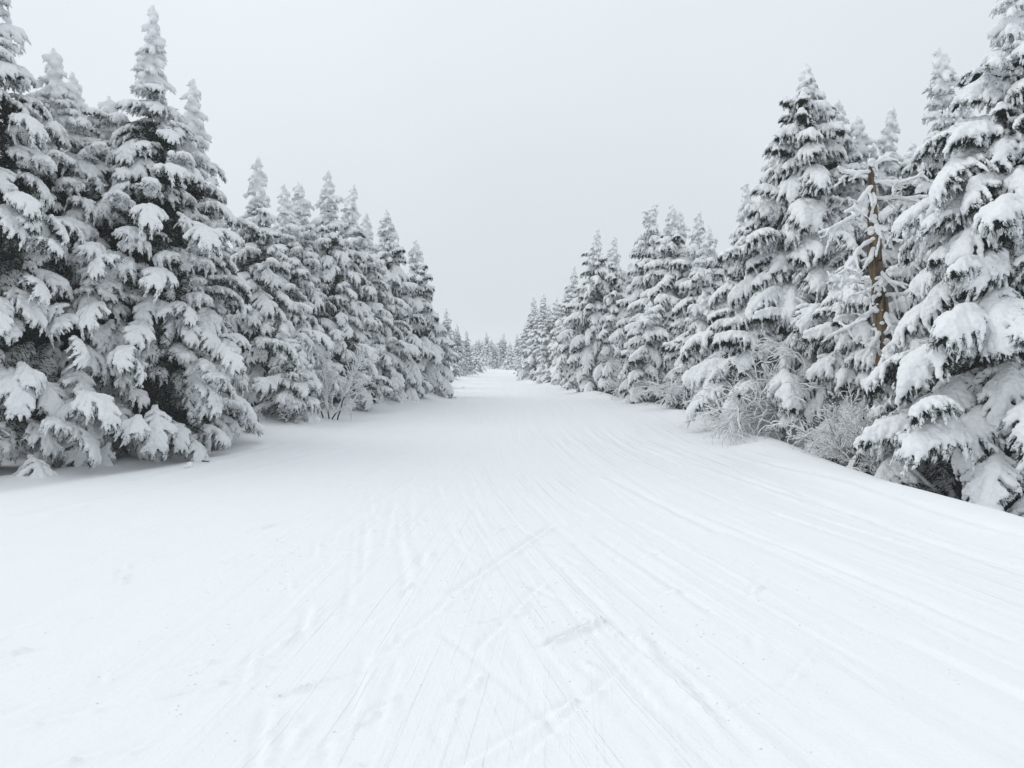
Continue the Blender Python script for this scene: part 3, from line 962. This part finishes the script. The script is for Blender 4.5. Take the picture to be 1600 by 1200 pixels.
GF, GB = 'distant firs at the far end of the trail', 'firs in the second row'
far = [
    (697, 480, 58, 0, 'first small distant fir past the last tall left-hand fir'),
    (714, 505, 66, 3, 'second small distant fir on the left side of the trail'),
    (729, 514, 75, 1, 'third small distant fir on the left side of the trail'),
    (744, 530, 88, 2, 'last small distant fir on the left before the trail end'),
    (760, 517, 116, 0, 'tallest pale fir at the far end just left of the middle'),
    (773, 535, 112, 3, 'low pale fir in the middle of the far end'),
    (787, 519, 122, 1, 'pale pointed fir at the far end right of the middle'),
    (797, 532, 110, 2, 'bushy low fir at the far end right of the middle'),
    (808, 520, 118, 0, 'pale fir at the far end against the right-hand row'),
    (822, 500, 84, 3, 'small distant fir closing the right-hand row'),
    (834, 462, 66, 1, 'faint thin distant fir at the end of the right-hand row'),
    (849, 457, 60, 2, 'bushy distant fir second from the end of the right-hand row'),
    (869, 462, 54, 3, 'broad distant fir third from the end of the right-hand row'),
    (897, 415, 45, 0, 'distant fir with a flat snowy top left of the paired firs'),
    (910, 440, 41, 3, 'short fir filling the gap left of the paired firs'),
    (858, 475, 50, 0, 'low fir at the trail edge below the bushy distant fir'),
    (842, 480, 57, 2, 'low snowy fir at the trail edge below the faint thin fir'),
    (828, 490, 70, 1, 'low fir at the very end of the right-hand row'),
    (884, 450, 49, 2, 'short distant fir beside the flat-topped one in the right-hand row'),
]
for px, yt, d, f, lab in far:
    far_tree(px, yt, d, f, lab, GF)
# the wood behind the front rows, seen only between them
rnd = random.Random(3)
hidden_left = [(20, 230, 18, 1, 'the gap between the border fir and the blunt knobbly fir'), (180, 260, 19, 3, 'the round-shouldered fir'), (330, 270, 20.5, 1, 'the smooth pointed cone'),
               (385, 330, 23, 3, 'the gap left of the slim-topped fir'), (430, 350, 26, 1, 'the gap right of the slim-topped fir'), (490, 350, 28, 3, 'the gap right of the close-set twin tops'),
               (530, 370, 31, 1, 'the sharp tall spire'), (590, 400, 34, 3, 'the broad-topped fir'), (625, 430, 38, 1, 'the gap before the last tall left-hand fir'),
               (660, 470, 44, 3, 'the last tall left-hand fir'), (678, 490, 52, 1, 'the right skirt of the last tall left-hand fir'), (-60, 250, 16, 3, 'the border fir at the very left'),
               (690, 505, 58, 1, 'the first small distant fir'), (705, 520, 70, 3, 'the second small distant fir'), (722, 530, 80, 1, 'the third small distant fir'), (736, 538, 92, 3, 'the last small distant fir on the left')]
for px, yt, d, f, lab in hidden_left:
    far_tree(px, yt, d, f, 'rimed fir half hidden behind ' + lab, GB + ' on the left', wid=1.25)
hidden_right = [(1560, 220, 15, 2, 'the huge right-border fir'), (1440, 260, 20, 0, 'the gap left of the thin dark-flecked spire'), (1350, 270, 21, 2, 'the broken brown trunk'), (1240, 330, 23, 0, 'the tallest broad right fir'),
                (1190, 370, 26, 2, 'the right skirt of the free pointed fir'), (1140, 390, 29, 0, 'the left skirt of the free pointed fir'), (1075, 400, 33, 2, 'the short round-topped fir'),
                (1035, 400, 35, 0, 'the bushy ragged-topped fir'), (985, 410, 37, 2, 'the snow-hooked fir'), (945, 430, 43, 0, 'the far paired firs'), (915, 450, 48, 2, 'the left skirt of the far paired firs'),
                (880, 480, 58, 0, 'the flat-topped distant fir'), (860, 490, 66, 2, 'the broad distant fir'), (840, 500, 76, 0, 'the faint thin distant fir'), (826, 520, 95, 2, 'the end of the right-hand row'),
                (1640, 150, 14, 0, 'the huge fir at the right border, at its far right')]
for px, yt, d, f, lab in hidden_right:
    far_tree(px, yt, d, f, 'snowy fir half hidden behind ' + lab, GB + ' on the right', wid=1.25)
for k, px in enumerate(np.linspace(740, 835, 14)):
    far_tree(px + rnd.uniform(-3, 3), rnd.uniform(526, 544), rnd.uniform(125, 150), rnd.randrange(4), 'small pale fir in the wood closing the far end of the trail', 'firs closing the far end', wid=1.3)

# ------------------------------------------------------------------ dead trunk with snow on its bare limbs
def snow_on(P, r, rs, h=0.018, lift=0.6):
    P = np.asarray(P); seg = np.linalg.norm(np.diff(P, axis=0), axis=1).sum()
    m = max(4, int(seg / 0.022)); q = np.linspace(0.03, 0.99, m) * (len(P) - 1)
    i = np.minimum(q.astype(int), len(P) - 2); f = (q - i)[:, None]
    pp = P[i] * (1 - f) + P[i + 1] * f
    rr = r * np.linspace(1.1, 0.75, m) * rs.uniform(0.75, 1.25, m)
    pp[:, 2] += rr * lift
    return pp, rr

def dead_trunk():
    x, y, z, H = place(1378, 255, 14.0)
    root = empty('dead_tree', (x, y, z))
    tag(root, 'broken brown dead trunk with bare snow-covered limbs in the right row', 'dead tree')
    rs = np.random.RandomState(8)
    n, sd = 40, 18
    V, F = [], []
    for i in range(n):
        u = i / (n - 1); zz = -0.5 + (H + 0.5) * u
        r = (0.215 - 0.150 * u) * (1 if u < 0.93 else 1 - 10 * (u - 0.93))
        cx, cy = -0.16 * u ** 1.3 + 0.07 * math.sin(5 * u) + 0.16 * (1 - u), 0.05 * math.sin(4 * u + 1)
        for j in range(sd):
            a = 2 * math.pi * j / sd
            rr = r * (1 + 0.5 * float(noise2(a * 1.6, zz * 1.5, 61)) + 0.35 * float(noise2(a * 4.0, zz * 2.6, 62)))
            V.append([cx + rr * math.cos(a), cy + rr * math.sin(a), zz])
    q = np.array([[i * sd + j, i * sd + (j + 1) % sd, (i + 1) * sd + (j + 1) % sd, (i + 1) * sd + j] for i in range(n - 1) for j in range(sd)])
    V.append([V[-1][0], V[-1][1], H + 0.1])
    t = np.array([[(n - 1) * sd + j, (n - 1) * sd + (j + 1) % sd, n * sd] for j in range(sd)])
    cav = rs.rand(len(q)) < 0.0
    mi = np.zeros(len(q), int)
    link('trunk', mesh_np('trunk', V, [q, t], [M_SNAG], [0, 0]), root)
    # snow plastered on one side of the trunk and capping its top
    for q in range(15):
        zz = rs.uniform(1.6, H - 0.1) if q else H; a = rs.choice([-2.6, -2.2, -0.6, -1.0, 2.8]) + rs.normal(0, 0.25)
        u = (zz + 0.5) / (H + 0.5); r = 0.215 - 0.150 * u
        cx = -0.16 * u ** 1.3 + 0.07 * math.sin(5 * u) + 0.16 * (1 - u); cy = 0.05 * math.sin(4 * u + 1)
        m = rs.randint(4, 9); Cc = []
        for k in range(m):
            aa = a + rs.normal(0, 0.28); rr = r * (0.97 if q else 0.4)
            Cc.append([cx + rr * math.cos(aa), cy + rr * math.sin(aa), zz + rs.normal(0, 0.07 if q else 0.03)])
        Vv, Qq = blob_mesh(Cc, rs.uniform(0.022, 0.05, m), 0.0145, n1=0.008, c1=0.05, n2=0.005, c2=0.03, rs=rs)
        link('snow_load', mesh_np('snow_load', Vv, [Qq], [M_SNOW]), root)
    # dark knot holes
    for zz, a in ((1.9, -1.7), (2.6, -1.2), (3.25, -1.9), (2.25, -2.2), (3.9, -1.4)):
        u = (zz + 0.5) / (H + 0.5); r = 0.215 - 0.150 * u
        cx = -0.16 * u ** 1.3 + 0.07 * math.sin(5 * u) + 0.16 * (1 - u); cy = 0.05 * math.sin(4 * u + 1)
        Cc = [[cx + r * 0.93 * math.cos(a + da), cy + r * 0.93 * math.sin(a + da), zz + dz] for da, dz in ((0, 0), (0.12, 0.05), (-0.08, -0.06))]
        Vv, Qq = blob_mesh(Cc, [0.035, 0.026, 0.028], 0.014, n1=0.006, c1=0.04, n2=0, rs=rs)
        link('knot_hole', mesh_np('knot_hole', Vv, [Qq], [M_HOLE]), root)
    limbs = [  # height fraction, azimuth (0 = +x, pi = left), length, rise
        (0.985, 0.2, 0.55, 0.5), (0.97, 3.3, 0.95, 0.06), (0.94, -0.35, 1.1, 0.22), (0.93, 3.9, 1.0, -0.35), (0.90, 0.1, 1.3, -0.05), (0.86, 2.9, 1.2, -0.12),
        (0.82, -0.9, 0.8, -0.5), (0.78, 3.4, 1.5, -0.30), (0.70, -1.2, 0.7, -0.7), (0.66, 3.0, 1.1, -0.25), (0.62, -0.4, 0.9, 0.05),
        (0.60, 3.6, 1.55, -0.40), (0.55, -0.2, 0.8, -0.5), (0.50, -2.0, 0.6, -0.3), (0.46, 0.2, 0.7, -0.2), (0.91, -1.9, 0.6, -0.2), (0.83, -1.3, 0.5, -0.6), (0.76, -2.3, 0.7, -0.35), (0.68, -1.7, 0.55, -0.5), (0.58, -1.1, 0.6, -0.4), (0.53, -2.5, 0.8, -0.3), (0.88, 1.6, 0.8, 0.0), (0.64, 1.8, 0.9, -0.1)]
    for fh, az, ln, rise in limbs:
        ln *= 0.78
        u = fh
        cx = -0.16 * u ** 1.3 + 0.07 * math.sin(5 * u) + 0.16 * (1 - u); cy = 0.05 * math.sin(4 * u + 1)
        p = np.array([cx, cy, -0.5 + (H + 0.5) * u]); d = np.array([math.cos(az), math.sin(az), rise])
        P = [p]
        for k in range(9):
            d = norm(d + rs.normal(0, 0.13, 3) + np.array([0, 0, -0.05 if k < 5 else 0.10]))
            P.append(P[-1] + d * ln / 9)
        P = np.array(P)
        acc = Acc(); Vt, Ft = tube(P, np.linspace(0.026, 0.006, len(P)), 6); acc.add(Vt, Ft, 0)
        C, R = snow_on(P, 0.036, rs)
        for k in range(int(3 + ln * 5)):
            i = rs.randint(2, 9)
            dd = norm(norm(P[i] - P[i - 1]) * 0.6 + rs.normal(0, 0.7, 3) + np.array([0, 0, -0.35]))
            l2 = rs.uniform(0.15, 0.42)
            S = np.array([P[i] + dd * l2 * f + np.array([0, 0, -0.12 * l2 * f * f]) + rs.normal(0, 0.008, 3) for f in np.linspace(0, 1, 6)])
            Vt, Ft = tube(S, np.linspace(0.010, 0.004, 6), 4); acc.add(Vt, Ft, 0)
            c2, r2 = snow_on(S, 0.022, rs); C = np.concatenate([C, c2]); R = np.concatenate([R, r2])
        b = link('limb', acc.build('limb', [M_SNAG]), root)
        Vv, Qq = blob_mesh(C, R, 0.0155, k=0.007, n1=0.008, c1=0.05, n2=0.004, c2=0.03, rs=rs)
        link('snow_load', mesh_np('snow_load', Vv, [Qq], [M_SNOW]), b)
dead_trunk()

# ------------------------------------------------------------------ bare bushes with frost on every twig
def frost_shrub(px, d, nst, height, spread, label, seed, droop=0.0, lean=0.0, snowy=1.0, depth=3, cat='bush', ypx=None, group='frosted bushes at the trail edge'):
    rs = np.random.RandomState(seed)
    rx, _ = ray(px, 600); x = rx * d; z = gz(x, d)
    root = empty('frosted_bush', (x, d, z))
    tag(root, label, cat, group)
    for sidx in range(nst):
        acc = Acc()
        SB, SD, SL, SR = [], [], [], []
        def grow(p, dirn, ln, r, lev):
            n = 7 if lev == 0 else 5 if lev == 1 else 4
            P = [p]; dd = dirn
            for k in range(n):
                dd = norm(dd + rs.normal(0, 0.15 if lev == 0 else 0.25, 3) + np.array([0, 0, (-droop * (0.3 + k / n) if lev <= 1 else -droop * 0.55) * 0.32]))
                P.append(P[-1] + dd * ln / n)
            P = np.array(P)
            sides = 5 if lev == 0 else 3
            Rr = np.linspace(r, r * 0.45, n + 1)
            V, F = tube(P, Rr, sides); acc.add(V, F, 0)
            if snowy > 0 and rs.rand() < 0.45 + 0.6 * snowy:
                Pc = P.copy(); Pc[:, 2] += Rr * 0.6 + 0.003
                rr = (Rr * 0.75 + 0.0075 * snowy) * rs.uniform(0.45, 1.7, n + 1)
                V, F = tube(Pc[(2 if lev == 0 else 0):], rr[(2 if lev == 0 else 0):], 5 if lev < 2 else 3); acc.add(V, F, 1)
            if lev < depth:
                m = {0: 7, 1: 5, 2: 2}[lev]
                for j in range(m):
                    i = rs.randint(2 if lev == 0 else 1, n + 1)
                    tg = norm(P[i] - P[i - 1])
                    sd = norm(np.cross(tg, rs.randn(3)))
                    nd = norm(tg + sd * rs.uniform(0.35, 0.9))
                    grow(P[i], nd, ln * rs.uniform(0.38, 0.62), max(0.0025, Rr[i] * 0.6), lev + 1)
        a = rs.uniform(0, 6.28); sp = spread * rs.uniform(0.3, 1.0)
        d0 = norm(np.array([math.cos(a) * sp + lean, math.sin(a) * sp, 1.0]))
        grow(np.array([rs.normal(0, 0.10), rs.normal(0, 0.10), -0.15]), d0, 0.62 * height * rs.uniform(0.7, 1.1), 0.011 + 0.004 * height, 0)
        link('stem', acc.build('stem', [M_STEM, M_SNOW]), root)
    return root
frost_shrub(515, 20.6, 4, 2.5, 0.22, 'upright bare bush coated with frost in front of the left row', 1, droop=-0.1, snowy=1.2)
frost_shrub(455, 18.6, 5, 1.0, 0.7, 'low thin bush poking from the snow bank left of the upright frosted bush', 2, snowy=0.5)
frost_shrub(505, 22.0, 5, 0.8, 0.6, 'small dark-stemmed bush right at the foot of the upright frosted bush', 3, snowy=0.6)
frost_shrub(395, 16.8, 4, 0.7, 0.6, 'sparse dark twigs standing in the left snow bank near the dark fir skirt', 4, snowy=0.2)
frost_shrub(1262, 16.3, 12, 3.3, 0.5, 'big drooping bush with white frosted twigs sweeping left at the right crest', 5, droop=0.42, lean=-0.42, snowy=1.2)
frost_shrub(1335, 12.8, 9, 1.5, 0.7, 'dark upright bush with thin frosted stems at the crest below the low wide fir', 6, snowy=0.6)
frost_shrub(1300, 13.6, 7, 1.7, 0.8, 'arching frosted bush half buried behind the crest left of the dark upright bush', 7, droop=0.5, snowy=0.9)
frost_shrub(1122, 20.3, 6, 2.3, 0.5, 'thin dark-stemmed frosted bush at the crest left of the big drooping bush', 8, droop=0.2, snowy=0.8)
frost_shrub(1172, 18.6, 6, 2.4, 0.5, 'pale frosted bush standing just left of the big drooping bush', 21, droop=0.3, snowy=1.4)
frost_shrub(1075, 23.0, 6, 2.1, 0.6, 'pale bare bush in front of the bushy fir in the right row', 9, droop=0.3, snowy=1.2)
frost_shrub(1003, 29.0, 6, 2.1, 0.5, 'pale twiggy bush at the foot of the snow-hooked fir', 10, droop=0.3, snowy=1.4)
frost_shrub(1385, 11.8, 7, 1.2, 0.6, 'tangled dark twigs under the boughs of the huge right-border fir', 11, snowy=0.5)

# ------------------------------------------------------------------ small things lying on the snow
def crumbs():
    rs = np.random.RandomState(31)
    phi = (1 + 5 ** 0.5) / 2
    ico = norm(np.array([[-1, phi, 0], [1, phi, 0], [-1, -phi, 0], [1, -phi, 0], [0, -1, phi], [0, 1, phi], [0, -1, -phi], [0, 1, -phi], [phi, 0, -1], [phi, 0, 1], [-phi, 0, -1], [-phi, 0, 1]], float))
    tri = np.array([[0, 11, 5], [0, 5, 1], [0, 1, 7], [0, 7, 10], [0, 10, 11], [1, 5, 9], [5, 11, 4], [11, 10, 2], [10, 7, 6], [7, 1, 8], [3, 9, 4], [3, 4, 2], [3, 2, 6], [3, 6, 8], [3, 8, 9], [4, 9, 5], [2, 4, 11], [6, 2, 10], [8, 6, 7], [9, 8, 1]])
    pts = []
    for k in range(75):                                    # strings of crumbs thrown up along the tracks
        xa, ya, ln = rs.uniform(-2.4, 4.6), 3.0 + 7 * rs.rand() ** 1.5, rs.uniform(0.3, 1.8)
        c = xa + 0.28 * ya - 0.0075 * ya ** 2
        for q in range(int(ln * rs.uniform(6, 26))):
            y = ya + ln * rs.rand()
            pts.append((c - 0.28 * y + 0.0075 * y * y + rs.normal(0, 0.05), y, 0.002 + 0.006 * rs.rand() ** 2))
    for k in range(700):
        pts.append((rs.uniform(-4, 5), 2.8 + 9 * rs.rand() ** 1.4, 0.002 + 0.005 * rs.rand() ** 3))
    pts = np.array(pts)
    z = ground(pts[:, 0], pts[:, 1])
    ix = np.clip(np.searchsorted(GX, pts[:, 0]), 0, len(GX) - 1); iy = np.clip(np.searchsorted(GY, pts[:, 1]), 0, len(GY) - 1)
    z = Z[ix, iy]
    V = ico[None] * pts[:, 2][:, None, None] * rs.uniform(0.7, 1.3, (len(pts), 12, 1)) * np.array([1, 1, 0.6])
    V = V + np.stack([pts[:, 0], pts[:, 1], z + pts[:, 2] * 0.25], 1)[:, None, :]
    F = (tri[None] + (np.arange(len(pts)) * 12)[:, None, None]).reshape(-1, 3)
    o = link('snow_crumbs', mesh_np('snow_crumbs', V.reshape(-1, 3), [F], [M_CRUMB]))
    tag(o, 'loose snow crumbs scattered along the ski tracks', kind='stuff')
crumbs()
def clump(px, py, r, label, seed):
    rs = np.random.RandomState(seed)
    rx, rz = ray(px, py); d = -EYE / rz; x = rx * d
    C = rs.normal(0, r * 0.45, (12, 3)); C[:, 2] = np.abs(C[:, 2]) * 0.7
    V, Q = blob_mesh(C, rs.uniform(0.35, 0.6, 12) * r, r * 0.13, k=r * 0.08, n1=r * 0.12, c1=r * 0.5, n2=0, rs=rs)
    o = link('snow_clump', mesh_np('snow_clump', V, [Q], [M_SNOW])); o.location = (x, d, gz(x, d))
    tag(o, label, 'snow clump', 'snow clumps fallen from the trees')
clump(50, 722, 0.10, 'lumpy snow clump on the snow by the left border', 1)
clump(296, 724, 0.06, 'crumbly snow clump fallen beside the dark needle skirt', 2)

def twig(px, py, ln, az, label, seed):
    rs = np.random.RandomState(seed)
    rx, rz = ray(px, py); d = -EYE / rz; x = rx * d
    P = [np.array([0, 0, 0.0])]; dd = np.array([math.cos(az), math.sin(az), 0.25])
    for k in range(6):
        dd = norm(dd + rs.normal(0, 0.2, 3) + np.array([0, 0, -0.05])); P.append(P[-1] + dd * ln / 6)
    acc = Acc(); V, F = tube(P, np.linspace(0.040, 0.015, 7) * ln, 5); acc.add(V, F, 0)
    n = 40; i = rs.randint(1, 6, n); P = np.array(P)
    V, F = blades(P[i], rs.randn(n, 3) * [1, 1, 0.5], rs.uniform(0.1, 0.25, n) * ln, rs.uniform(0.012, 0.02, n) * ln, rs); acc.add(V, F, 1)
    o = link('fallen_twig', acc.build('fallen_twig', [M_BARK, M_NEEDLE])); o.location = (x, d, gz(x, d) + 0.012)
    tag(o, label, 'twig', 'twigs dropped on the snow')
twig(166, 716, 0.22, 0.4, 'dark twig on the snow under the tallest left-hand fir', 1)
twig(722, 604, 0.55, 0.1, 'dark twig lying on the far part of the trail', 2)
twig(700, 624, 0.35, 0.2, 'dark speck of twig on the trail beside the last tall left-hand fir', 3)
twig(315, 714, 0.30, 0.0, 'dark needle sprig at the tip of the dark fir skirt', 4)
twig(195, 893, 0.012, 1.0, 'tiny dark needle bit alone on the open snow at left', 5)
